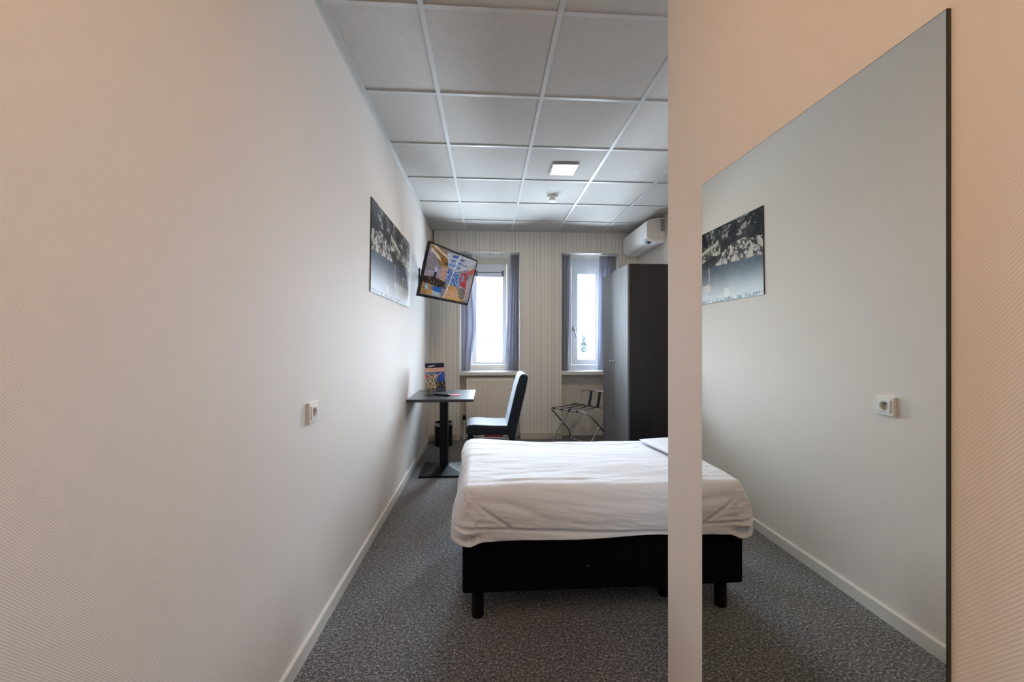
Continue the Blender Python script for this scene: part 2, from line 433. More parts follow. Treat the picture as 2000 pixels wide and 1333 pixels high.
for i in range(36):
    xx = X0+.006+i*(X1-X0-.012)/35; box(b, xx-.003, xx+.003, yf+.01, yf+.088, Z1-.010, Z1-.003)
part('top_grille', b, M['radiator'], r)
b = nb(); tube(b, fillet([(X0, yf+.05, Z0+.06), (X0-.035, yf+.05, Z0+.06), (X0-.035, yf+.05, .0)], .012), .0075); lathe(b, [(.020, 0), (.022, .004), (.012, .010)], (X0-.035, yf+.05, 0), 18)
part('pipe', b, M['white'], r)
b = nb(); lathe(b, [(.014, 0), (.02, .006), (.02, .05), (.016, .058)], (X0-.035, yf+.05, Z0+.075), 18); part('valve_knob', b, M['blackmetal'], r)
b = nb(); lathe(b, [(.010, 0), (.014, .004), (.014, .03), (.010, .034)], (X1+.012, yf+.05, Z1-.06), 14, Matrix.Rotation(PI/2, 4, 'Y')); part('bleed_valve', b, M['white'], r)

# ------------------------------------------------------------------ bed
bx0, bx1, by0, by1 = -.112, 1.93, 1.776, 2.676
bed = thing('bed', 'single bed with black fabric box base on black legs', 'bed', ((bx0+bx1)/2, (by0+by1)/2, 0))
b = nb(); box(b, bx0, bx1, by0, by1, .145, .402, .012, 3); part('box_base', b, M['bedbase'], bed)
b = nb(); box(b, bx0+.03, bx1-.02, by0+.02, by1-.02, .404, .570, .04, 4); part('mattress', b, M['duvet'], bed)
for x, y in ((-.045, 1.85), (.89, 1.945), (1.86, 1.85), (-.045, 2.60), (.89, 2.52), (1.86, 2.60)):
    b = nb(); lathe(b, [(.027, 0), (.0285, .004), (.0285, .146)], (x, y, 0), 28); part('leg', b, M['blackleg'], bed)
b = nb(); lathe(b, [(.004, 0), (.004, .003)], (.456, by0-.001, .255), 12, Matrix.Rotation(PI/2, 4, 'X')); part('button', b, M['steel'], bed)

# duvet: a rounded shell over the mattress with hanging sides
def make_duvet():
    b = nb(); x0, x1, y0, y1, z0, z1 = -.15, 1.945, 1.735, 2.715, .395, .628; r = .062
    NX, NY, NZ = 260, 90, 60
    def zgroove(x): return .463-.052*(x+.1)/.85
    def shape(x, y, z):
        p = Vector((x, y, z)); c = Vector((min(max(x, x0+r), x1-r), min(max(y, y0+r), y1-r), min(z, z1-r)))
        d = p-c
        if d.length > 1e-9:
            dn = d.normalized(); k = max(abs(d.x), abs(d.y), abs(d.z)); p = c+dn*k
        else: dn = Vector((0, 0, 1))
        top = max(0, dn.z); front = max(0, -dn.y); left = max(0, -dn.x)
        out = Vector(p)
        # top: gently crowned, long soft wrinkles
        if top > .05:
            out.z += top*(.006*fb(p.x*1.7, p.y*4.5, 3.1)+.0022*fb(p.x*3.2+.8*p.y, p.y*17-1.5*p.x, 7)
                          - .034*sst(-.10, .42, p.x)*sst(1.95, 2.62, p.y)-.006*sst(2.3, 2.62, p.y))
            rid = p.y-(1.845+.012*math.sin(4*p.x))
            out.z += top*.007*math.exp(-(rid/.012)**2)*sst(.0, .1, p.x)*sst(.62, .45, p.x)
        # left end: flares outward towards the hem
        if left > .05 or p.x < -.05:
            k = sst(z1, .44, p.z); out.x += left*((.036-.046*sst(1.8, 2.6, p.y))*(1-k)-.015*k)+left*.008*fb(p.y*5, p.z*7, 1)
        # front: drape
        if front > .05:
            zz = p.z; fx = p.x
            belly = .012*sst(z1-.02, .50, zz)
            g = zgroove(fx); groove = .022*math.exp(-((zz-g)/.0065)**2)
            band = .010*sst(g+.004, g-.006, zz)*sst(.95, .55, fx)
            dg = (fx+.02)*.72+(zz-.545)   # slanting fold running down from the corner
            fold = .015*math.exp(-(dg/.008)**2)*sst(-.06, .0, fx)*sst(.16, .08, fx)
            dg2 = (fx-.1)*.38+(zz-.56)
            fold += .006*math.exp(-(dg2/.016)**2)*sst(.0, .12, fx)*sst(.36, .22, fx)
            wr = .008*fb(fx*2.3+zz*2, zz*15+fx*1.8, 5)+.004*fb(fx*9, zz*22, 8)*sst(.35, -.05, fx)
            out.y += front*(-belly+groove+band+fold+wr)
        # hem: rises to the right, drops at the corner
        low = sst(.47, z0, p.z)
        corner = math.exp(-((p.x+.085)/.042)**2)*sst(1.86, 1.76, p.y)
        out.z += low*(.010*sst(.2, .9, p.x)-.016*corner+.004+.003*math.sin(p.x*9))
        if corner > .05:
            out.y -= corner*(.016*sst(.50, .44, p.z))*max(front, .3)
            out.y += corner*.022*math.exp(-((p.z-.415)/.012)**2)*front
            out.y += .009*corner*fb(p.x*30, p.z*26, 2)*front
        if front > .05:
            out.y += .030*front*math.exp(-((p.x+.070)/.012)**2-((p.z-.424)/.012)**2)
            out.y -= .012*front*math.exp(-((p.z-.452)/.007)**2-((p.x+.10)/.045)**2)
            out.y += .010*front*math.exp(-((p.x+.045-.5*(p.z-.47))/.006)**2-((p.z-.478)/.018)**2)
            out.y += .008*front*math.exp(-((p.x+.040)/.004)**2-((p.z-.425)/.02)**2)
        return out
    grid = {}
    def V(i, j, k):
        key = (i, j, k)
        if key not in grid:
            grid[key] = b.verts.new(shape(x0+(x1-x0)*i/NX, y0+(y1-y0)*j/NY, z0+(z1-z0)*k/NZ))
        return grid[key]
    for i in range(NX):
        for j in range(NY): b.faces.new((V(i, j, NZ), V(i+1, j, NZ), V(i+1, j+1, NZ), V(i, j+1, NZ)))
    for k in range(NZ):
        for i in range(NX):
            b.faces.new((V(i, 0, k), V(i+1, 0, k), V(i+1, 0, k+1), V(i, 0, k+1)))
            b.faces.new((V(i+1, NY, k), V(i, NY, k), V(i, NY, k+1), V(i+1, NY, k+1)))
        for j in range(NY):
            b.faces.new((V(0, j+1, k), V(0, j, k), V(0, j, k+1), V(0, j+1, k+1)))
            b.faces.new((V(NX, j, k), V(NX, j+1, k), V(NX, j+1, k+1), V(NX, j, k+1)))
    return b
o = solo('duvet', make_duvet(), M['duvet'], 'white rumpled duvet spread over the whole bed', 'duvet', (.9, 2.22, .395), angle=180)
md = o.modifiers.new('thickness', 'SOLIDIFY'); md.thickness = .010; md.offset = -1
# pillow
b = nb(); NX, NY = 40, 40; px0, px1, py0, py1 = 1.03, 1.66, 1.98, 2.66
top, bot = {}, {}
for i in range(NX+1):
    for j in range(NY+1):
        u, v = 2*i/NX-1, 2*j/NY-1
        h = .062*((1-abs(u)**2.6)*(1-abs(v)**2.6))**.42
        x = (px0+px1)/2+(px1-px0)/2*u*(1-.05*v*v*.6); y = (py0+py1)/2+(py1-py0)/2*v*(1-.05*u*u*.6)
        zb = .640-.034*sst(1.95, 2.62, y)-.006*sst(2.3, 2.62, y)
        top[i, j] = b.verts.new((x, y, zb+.003+h*(.46+.10*fb(x*5, y*5, 2))))
        bot[i, j] = top[i, j] if i in (0, NX) or j in (0, NY) else b.verts.new((x, y, zb))
for i in range(NX):
    for j in range(NY):
        b.faces.new((top[i, j], top[i+1, j], top[i+1, j+1], top[i, j+1]))
        b.faces.new((bot[i, j+1], bot[i+1, j+1], bot[i+1, j], bot[i, j]))
solo('pillow', b, M['duvet'], 'white pillow lying at the head of the bed, mostly hidden by the corridor wall', 'pillow', (1.35, 2.32, .64), angle=180)

# ------------------------------------------------------------------ pedestal table
tc = (-.427, 3.93)
tb = thing('pedestal_table', 'small dark square pedestal table against the long wall', 'table', (tc[0], tc[1], 0))
b = nb(); box(b, -.725, -.126, 3.585, 4.275, .725, .751, .003); part('tabletop', b, M['tabletop'], tb)
b = nb(); box(b, tc[0]-.039, tc[0]+.039, tc[1]-.039, tc[1]+.039, .05, .712, .005); part('column', b, M['blackmetal'], tb)
b = nb(); box(b, tc[0]-.16, tc[0]+.16, tc[1]-.16, tc[1]+.16, .711, .7245, .002); part('support_plate', b, M['blackmetal'], tb)
b = nb(); hs = .215
lo = [(-hs, -hs), (hs, -hs), (hs, hs), (-hs, hs)]; t_ = .05
V0 = [b.verts.new((tc[0]+x, tc[1]+y, 0)) for x, y in lo]; V1 = [b.verts.new((tc[0]+x, tc[1]+y, .018)) for x, y in lo]
V2 = [b.verts.new((tc[0]+x/hs*t_, tc[1]+y/hs*t_, .060)) for x, y in lo]
b.faces.new(V0[::-1]); b.faces.new(V2)
for A, B in ((V0, V1), (V1, V2)):
    for i in range(4): b.faces.new((A[i], A[(i+1) % 4], B[(i+1) % 4], B[i]))
part('base', b, M['blackmetal'], tb, angle=5)

# leaflet stand on the table
zt = .7512
def leaflet(u, v):
    n = fb(u*9, v*9, 3)
    if v > .835:
        c = (.018, .018, .045)
        if abs((v-.905)-.10*(u-.33)) < .017-.02*abs(u-.32) and .15 < u < .5: c = (.75, .70, .75)
        return c
    if v > .69: return lerp((.62, .40, .30), (.66, .46, .38), .5+n)
    w = v/.69
    c = lerp((.04, .06, .16), (.05, .10, .42), w) if w > .45 else lerp((.03, .035, .06), (.06, .07, .14), .5+n)
    if w > .84 and u < .6: c = (.10, .20, .42)
    if u < .55+.35*max(0, w-.6) and .2 < w < .9: c = lerp((.12, .10, .06), (.62, .54, .38), .5+1.6*fb(u*14, v*18, 1))
    if .72 < w < .97 and .45 < u < .85 and (w-.72) > (u-.45)*.55 and (w-.80) < (u-.45)*.42: c = (.60, .50, .48)
    if u < .14 and .68 < w < .86: c = (.55, .03, .06)
    if u < .5 and w < .22: c = lerp((.10, .05, .05), (.50, .38, .34), .5+1.5*fb(u*10, v*10, 6))
    if u > .5 and .30 < w < .48: c = (.012, .012, .02) if n < .18 else (.30, .25, .10)
    if u > .45 and w < .12: c = (.03, .05, .16)
    if .05 < u < .08: c = lerp(c, (.5, .45, .4), .5)
    return c
ls = thing('leaflet_stand', 'clear stand holding a tall printed leaflet on the table', 'leaflet stand', (-.512, 4.005, zt), (0, 0, math.radians(34)))
tilt = Matrix.Rotation(math.radians(-8), 4, 'X')
b = nb(); box(b, -.106, .106, .0035, .0060, .006, .302, .0008, 1, tilt); box(b, -.106, .106, -.0048, -.0028, .006, .05, .0006, 1, tilt)
box(b, -.106, .106, -.045, .055, 0, .003, .0008); part('holder', b, M['acrylic'], ls, True)
b = nb(); canvas(b, 44, 62, leaflet, (-.105, -.0005, .008), (.21, 0, 0), (0, 0, .297)); b.transform(tilt); part('leaflet', b, M['leaflet'], ls, True, smooth=False)
b = nb(); box(b, -.105, .105, .0002, .0022, .008, .305, 0, 2, tilt); part('leaflet_back', b, M['paper'], ls, True)
# remote
rc = thing('remote_control', 'black remote control lying on the table by the leaflet stand', 'remote', (-.437, 3.835, zt), (0, 0, math.radians(-28)))
b = nb(); box(b, -.085, .085, -.023, .023, .0, .018, .007, 3); part('casing', b, M['blackmetal'], rc, True)
b = nb()
for i in range(7):
    for j in range(3): box(b, -.065+i*.017, -.055+i*.017, -.0155+j*.012, -.0085+j*.012, .0175, .0195, .001, 1)
part('buttons', b, mat('grey_rubber', (.12, .12, .13), .6), rc, True)
b = nb()
pts = [(-.065, -.02), (-.045, .03), (-.01, .018), (.02, .05), (.045, .025), (.068, .0), (.06, -.035), (.02, -.05), (-.015, -.035), (-.04, -.045)]
prism(b, pts, 'z', 0, .004, .001); b.transform(Matrix.Translation((-.325, 3.86, zt)))
solo('red_leaflet', b, M['red'], 'small red paper card lying flat on the table', 'card', (-.325, 3.86, zt))

# ------------------------------------------------------------------ waste bin
wb = thing('waste_bin', 'small black round waste bin with steel rim in the corner', 'bin', (-.535, 4.86, 0))
b = nb(); lathe(b, [(.100, 0), (.105, .004), (.108, .262), (.103, .262), (.100, .02), (.0, .02)], (-.535, 4.86, 0), 40, cap=False)
lathe(b, [(.0, .0005), (.100, .0005)], (-.535, 4.86, 0), 40, cap=False); part('body', b, M['blackmetal'], wb)
b = nb(); lathe(b, [(.1085, .248), (.110, .252), (.110, .285), (.107, .290), (.100, .286), (.0995, .25)], (-.535, 4.86, 0), 40, cap=False); part('rim', b, M['chrome'], wb)

# ------------------------------------------------------------------ chair
ch = thing('dining_chair', 'chair in a slate blue stretch cover facing the table', 'chair', (.06, 3.94, 0))
cy0, cy1 = 3.735, 4.145
def cover(bm, prof, y0, y1, bev, seg=4): prism(bm, prof, 'y', y0, y1, bev, seg)
b = nb(); cover(b, [(-.205, .385), (-.200, .478), (-.12, .486), (.06, .474), (.245, .470), (.265, .372), (.02, .392), (-.10, .378)], cy0, cy1, .030, 5)
part('seat', b, M['chair'], ch, angle=60)
b = nb(); cover(b, [(.185, .462), (.275, .84), (.312, .955), (.350, .968), (.392, .945), (.365, .80), (.285, .46), (.268, .35), (.200, .35)], cy0-.006, cy1+.006, .022, 5)
part('backrest', b, M['chair'], ch, angle=60)
b = nb(); cover(b, [(-.03, .372), (.0, .388), (.08, .392), (.15, .376), (.15, .352), (-.03, .352)], cy0+.012, cy1-.012, .006, 2); part('seat_pad', b, M['redpad'], ch, label='red original upholstery showing below the cover')
b = nb(); tube(b, fillet([(-.10, cy0-.001, .335), (-.085, cy0-.001, .362), (.03, cy0-.001, .366), (.14, cy0-.001, .360), (.20, cy0-.001, .345)], .02), .004, 8); part('hem', b, M['hem'], ch)
for x, y, dx in ((-.165, cy0+.035, 0), (-.165, cy1-.035, 0), (.235, cy0+.035, .03), (.235, cy1-.035, .03)):
    b = nb(); n = [(x-.02, y-.02), (x+.02, y-.02), (x+.02, y+.02), (x-.02, y+.02)]
    V0 = [b.verts.new((x+dx+(p-x)*.75, y+(q-y)*.75, 0)) for p, q in n]; V1 = [b.verts.new((p, q, .39)) for p, q in n]
    b.faces.new(V0[::-1]); b.faces.new(V1)
    for i in range(4): b.faces.new((V0[i], V0[(i+1) % 4], V1[(i+1) % 4], V1[i]))
    part('leg', b, M['blackleg'], ch)

# ------------------------------------------------------------------ luggage rack
rk = thing('luggage_rack', 'folding chrome luggage rack with black straps between the middle pier and the wardrobe', 'luggage rack', (1.125, 4.711, 0), (0, 0, math.radians(-48.7)))
hz = .462; hw = .29; hd = .215; rr = .0105
def frame(s): # s=+1: rail at the front (t<0), feet at the back
    return fillet([(-hw, -hd*s, hz), (hw-.085, -hd*s, hz), (hw, (-hd+.075)*s, hz-.085), (hw+.012*s, hd*.72*s, .12), (hw+.012*s, hd*.80*s, rr), (-hw+.012*s, hd*.80*s, rr), (-hw+.012*s, hd*.72*s, .12)], .05, 6, True)
b = nb(); tube(b, frame(1), rr, 12, True); part('frame', b, M['chrome'], rk, True)
b = nb(); tube(b, [p+Vector((-.024 if p.x > .1 else .024 if p.x < -.1 else 0, 0, 0)) for p in frame(-1)], rr, 12, True); part('frame', b, M['chrome'], rk, True)
b = nb()
bt = fillet([(-.205, hd, hz-.005), (-.20, hd+.03, hz+.06), (-.185, hd+.065, hz+.183), (hw-.05, hd+.065, hz+.183), (hw-.04, hd+.03, hz+.06), (hw-.035, hd, hz-.005)], .05, 6)
tube(b, bt, .008, 10); part('backrest', b, M['chrome'], rk, True)
for s in (-.225, -.11, .0, .11):
    b = nb(); pts = [(s, -hd-.011, hz-.012), (s, -hd-.012, hz+.004), (s, -hd, hz+.0125), (s, -hd*.5, hz+.004), (s, 0, hz+.001), (s, hd*.5, hz+.004), (s, hd, hz+.0125), (s, hd+.012, hz+.004), (s, hd+.011, hz-.012)]
    W = .018; L = [b.verts.new((p[0]-W, p[1], p[2])) for p in pts]; R = [b.verts.new((p[0]+W, p[1], p[2])) for p in pts]
    for i in range(len(pts)-1): b.faces.new((L[i], R[i], R[i+1], L[i+1]))
    o = part('strap', b, M['strap'], rk, True); md = o.modifiers.new('thickness', 'SOLIDIFY'); md.thickness = .002
for s in (-.03, .095):
    b = nb(); pts = [(s, hd+.004, hz+.0), (s, hd+.018, hz+.03), (s, hd+.042, hz+.10), (s, hd+.061, hz+.186), (s, hd+.070, hz+.194), (s, hd+.076, hz+.17)]
    W = .018; L = [b.verts.new((p[0]-W, p[1], p[2])) for p in pts]; R = [b.verts.new((p[0]+W, p[1], p[2])) for p in pts]
    for i in range(len(pts)-1): b.faces.new((L[i], R[i], R[i+1], L[i+1]))
    o = part('back_strap', b, M['strap'], rk, True); md = o.modifiers.new('thickness', 'SOLIDIFY'); md.thickness = .002

# ------------------------------------------------------------------ wardrobe
wy0, wy1, wz = 3.654, 4.455, 2.011; wc = 1.325
wd = thing('wardrobe', 'tall dark wood wardrobe with two doors standing past the bed', 'wardrobe', (1.68, (wy0+wy1)/2, 0))
b = nb(); box(b, wc+.020, XR-.016, wy0, wy1, .0, wz, .002); part('carcass', b, M['wood'], wd)
for k, (a, c) in enumerate(((wy0+.002, 4.061), (4.065, wy1-.002))):
    b = nb(); box(b, wc, wc+.019, a, c, .07, wz-.003, .0015); dr = part('door', b, M['doorwood_daylit'], wd)
    y = 4.018 if k == 0 else 4.108
    b = nb(); lathe(b, [(.006, 0), (.006, .012), (.013, .016), (.015, .022), (.012, .028), (.004, .030)], (wc, y, 1.062), 20, Matrix.Rotation(-PI/2, 4, 'Y')); part('knob', b, M['chrome'], dr, label='chrome knob')

# ------------------------------------------------------------------ air conditioner
ay0, ay1 = 4.305, 5.082
ac = thing('air_conditioner', 'white split air conditioner high on the wall above the wardrobe', 'air conditioner', (1.99, (ay0+ay1)/2, 2.375))
def acp(n=8):
    p = [(1.998, 2.400), (1.998, 2.662), (1.90, 2.660), (1.83, 2.648), (1.785, 2.625), (1.78, 2.615), (1.78, 2.445)]
    for i in range(1, n+1):
        a = i/n*PI/2; p.append((1.90-.12*math.cos(a), 2.445-.065*math.sin(a)))
    return p+[(1.96, 2.382)]
b = nb(); prism(b, acp(), 'y', ay0+.006, ay1-.004, .003, 2); part('body', b, M['ac'], ac, angle=30)
b = nb(); prism(b, [(1.995, 2.405), (1.995, 2.656), (1.90, 2.654), (1.83, 2.642), (1.787, 2.619), (1.785, 2.455)]+[(1.91-.122*math.cos(i/8*PI/2*.95), 2.452-.050*math.sin(i/8*PI/2*.95)) for i in range(1, 9)], 'y', ay0, ay0+.007, .001, 1); part('side_panel', b, M['ac_side'], ac, label='ivory end panel')
b = nb(); box(b, 1.935, 1.985, ay0-.0015, ay0+.002, 2.51, 2.645); part('label_plate', b, M['ac_grey'], ac, label='dark grey rating plate')
for x, z in ((1.918, 2.632), (1.915, 2.43)):
    b = nb(); lathe(b, [(.005, 0), (.005, .002)], (x, ay0, z), 10, Matrix.Rotation(PI/2, 4, 'X')); part('screw', b, M['hole'], ac)
def arc(a, off=0.): return (1.90-(.12+off)*math.cos(a), 2.445-(.065+off)*math.sin(a))
def curved(a0, a1, y0, y1, off, name, m, label=None):
    b = nb(); n = 8; poly = [arc(a0+(a1-a0)*i/n, off) for i in range(n+1)]+[arc(a1-(a1-a0)*i/n, -.003) for i in range(n+1)]
    prism(b, poly, 'y', y0, y1); return part(name, b, m, ac, label=label, angle=30)
curved(.22, 1.10, ay0+.020, ay0+.105, .0012, 'display', M['black_gloss'], 'black display window')
curved(.10, 1.0, ay0+.115, ay1-.05, .0012, 'louvre', M['ac'])
curved(1.0, 1.04, ay0+.115, ay1-.05, .0006, 'flap_gap', M['hole'], 'dark gap above the air flap')
curved(1.04, 1.5, ay0+.03, ay1-.05, .0008, 'flap', M['ac'])

# ------------------------------------------------------------------ ceiling fittings
def downlight(x, y, label, lamp='lamp'):
    L = thing('ceiling_light', label, 'ceiling light', (x, y, CZ), group='square ceiling lights')
    b = nb(); s = .103
    for a in ((-s, -s+.014, -s, s), (s-.014, s, -s, s), (-s+.014, s-.014, -s, -s+.014), (-s+.014, s-.014, s-.014, s)):
        box(b, x+a[0], x+a[1], y+a[2], y+a[3], CZ-.012, CZ+.004)
    part('frame', b, M['steel'], L)
    b = nb(); box(b, x-s+.014, x+s-.014, y-s+.014, y+s-.014, CZ-.009, CZ+.003); part('diffuser', b, M[lamp], L, smooth=False)
    return L
downlight(.622, 3.205, 'lit square ceiling light glowing warm in the panel above the bed')
downlight(-.09, .16, 'square ceiling light over the mirror, just beyond the camera', 'lamp_corridor')
downlight(-.09, -.70, 'added unseen square ceiling light by the entrance door, behind the camera', 'lamp_corridor')  # extra unseen fixture, added to brighten the near walls
sm = thing('smoke_detector', 'small white smoke detector on the ceiling beyond the light', 'smoke detector', (.632, 3.83, CZ))
b = nb(); lathe(b, [(.053, 0), (.052, -.010), (.046, -.018), (.030, -.020)], (.632, 3.83, CZ+.002), 32); part('base', b, M['socket'], sm)
b = nb(); lathe(b, [(.022, -.02), (.022, -.030), (.035, -.046), (.034, -.052), (.0, -.055)], (.632, 3.83, CZ+.002), 32, cap=False)
part('sensor_cap', b, M['ac'], sm)
b = nb()
for i in range(8):
    a = 2*PI*i/8; x, y = .632+.031*math.cos(a), 3.83+.031*math.sin(a); box(b, x-.003, x+.003, y-.003, y+.003, CZ-.046, CZ-.017)
part('cage', b, M['ac_side'], sm)

# ------------------------------------------------------------------ wall socket
yz = (1.685, .986); xs = wl(yz[1])
so = thing('wall_socket', 'white square wall socket set in the long textured wall', 'socket', (xs, *yz))
def holed(b, half, r, x0, x1, ch, seg=48):
    y, z = yz; rings = []
    for X, h_, circ in ((x0, half, 0), (x1-ch, half, 0), (x1, half-ch, 0), (x1, r, 1), (x0, r, 1)):
        ring = []
        for i in range(seg):
            a = 2*PI*i/seg; c, s_ = math.cos(a), math.sin(a); k = h_ if circ else h_/max(abs(c), abs(s_))
            ring.append(b.verts.new((X, y+k*c, z+k*s_)))
        rings.append(ring)
    for A, B in zip(rings, rings[1:]):
        for i in range(seg): b.faces.new((A[i], A[(i+1) % seg], B[(i+1) % seg], B[i]))
    return b
part('cover_plate', holed(nb(), .043, .0285, xs-.002, xs+.011, .003), M['socket'], so, angle=20)
part('insert', holed(nb(), .0282, .0200, xs+.004, xs+.0145, .0012), M['socket'], so, angle=20)
RY = Matrix.Rotation(PI/2, 4, 'Y')
b = nb(); lathe(b, [(.0, .0), (.0205, .0), (.0205, .0085)], (xs+.0012, *yz), 32, RY, cap=False); part('cup', b, M['socket_in'], so)
b = nb()
for dy in (-.0095, .0095): lathe(b, [(.0028, 0), (.0028, .0006)], (xs+.0013, yz[0]+dy, yz[1]), 12, RY)
lathe(b, [(.0024, 0), (.0024, .010), (.001, .011)], (xs+.0013, yz[0], yz[1]+.011), 12, RY)
part('contacts', b, M['hole'], so)

# ------------------------------------------------------------------ mirror
mi = thing('wall_mirror', 'large frameless rectangular mirror on the corridor wall', 'mirror', (XW, .70, .08))
my0, my1, mz0, mz1, mx = .433, .967, .08, 1.678, .5425
b = nb(); box(b, mx+.0004, XW, my0, my1, mz0, mz1); part('glass_edge', b, M['dark_edge'], mi, smooth=False)
b = nb(); V = [b.verts.new(p) for p in ((mx, my0+.0012, mz0+.001), (mx, my1-.001, mz0+.001), (mx, my1-.001, mz1-.001), (mx, my0+.0012, mz1-.001))]; b.faces.new(V)
part('mirror_face', b, M['mirror'], mi, smooth=False)

# ------------------------------------------------------------------ picture on the left wall
ay_0, ay_1, az0, az1 = 2.463, 3.645, 1.585, 2.165
def fd(x, y, z): return noise.fractal(Vector((x, y, z)), .35, 2.2, 5)
def photo(u, v):
    n = fb(u*9, v*5, 1); n2 = .75*fd(u*26, v*13, 5); n3 = .7*fd(u*90, v*45, 9)
    hor = .455+.03*math.sin(u*3)                     # shore line
    if v > hor:
        c = lerp((.010, .010, .013), (.045, .046, .052), .5+n)
        if v < .62-.1*u: c = lerp((.02, .022, .027), (.06, .065, .075), sst(.62, .44, v))
        # big light thicket near the left
        top = .70-.10*sst(.25, .55, u)+.05*n
        if u < .52+.05*n and hor < v < top-.16*sst(.3, .55, u):
            c = lerp((.03, .03, .032), (.62, .58, .54), sst(-.12, .34, n2+.35*n3+.20*sst(top, hor, v)))
        # second light bank further right
        r0 = .76-.16*(u-.45); 
        if u > .40 and r0-.13-.03*n < v < r0+.03*n:
            c = lerp((.05, .05, .05), (.58, .56, .50), sst(-.15, .3, n2+.3*n3))
        if .42 < u < .68 and abs(v-(.80-.42*(u-.42))) < .020+.02*n: c = (.50, .49, .42)
        if v > .78 and n2+.5*n > .34: c = lerp(c, (.48, .47, .45), .75)
        return c
    w = v/hor
    c = lerp((.62, .68, .74), (.075, .10, .14), sst(.05, .95, w+.05*n))
    if u > .54 and w < .52: c = lerp(c, (.66, .72, .76), .8)
    if w < .10+.02*n2: c = lerp((.16, .22, .30), (.72, .76, .78), sst(-.2, .3, n2))
    if abs(u-.535) < .005 and w > .30: c = (.55, .56, .58)
    if (u-.555)**2/.0016+(w-.42)**2/.012 < 1: c = (.72, .72, .72)
    for k in (.76, .80, .85):
        if abs(u-k) < .006 and .52 < w < .80: c = (.60, .62, .64)
    if .75 < u < .86 and abs(w-.80) < .02: c = (.60, .62, .64)
    if (u-.34)**2/.0009+(w-.20)**2/.02 < 1: c = (.74, .76, .78)
    return lerp(c, (.5, .55, .6), .10*max(0, n2))
def wx(z, d): return wl(z)+d
pc = thing('wall_picture', 'wide unframed black and white landscape print on the long wall', 'picture', (wl(az0), (ay_0+ay_1)/2, az0))
b = nb(); prism(b, [(wx(az0, 0), az0), (wx(az0, .006), az0), (wx(az1, .006), az1), (wx(az1, 0), az1)], 'y', ay_0, ay_1); part('panel', b, M['dark_edge'], pc, smooth=False)
b = nb(); canvas(b, 280, 140, photo, (wx(az0+.002, .0068), ay_0+.001, az0+.002), (0, ay_1-ay_0-.002, 0), (wl(az1)-wl(az0), 0, az1-az0-.004)); part('print', b, M['print'], pc, smooth=False)

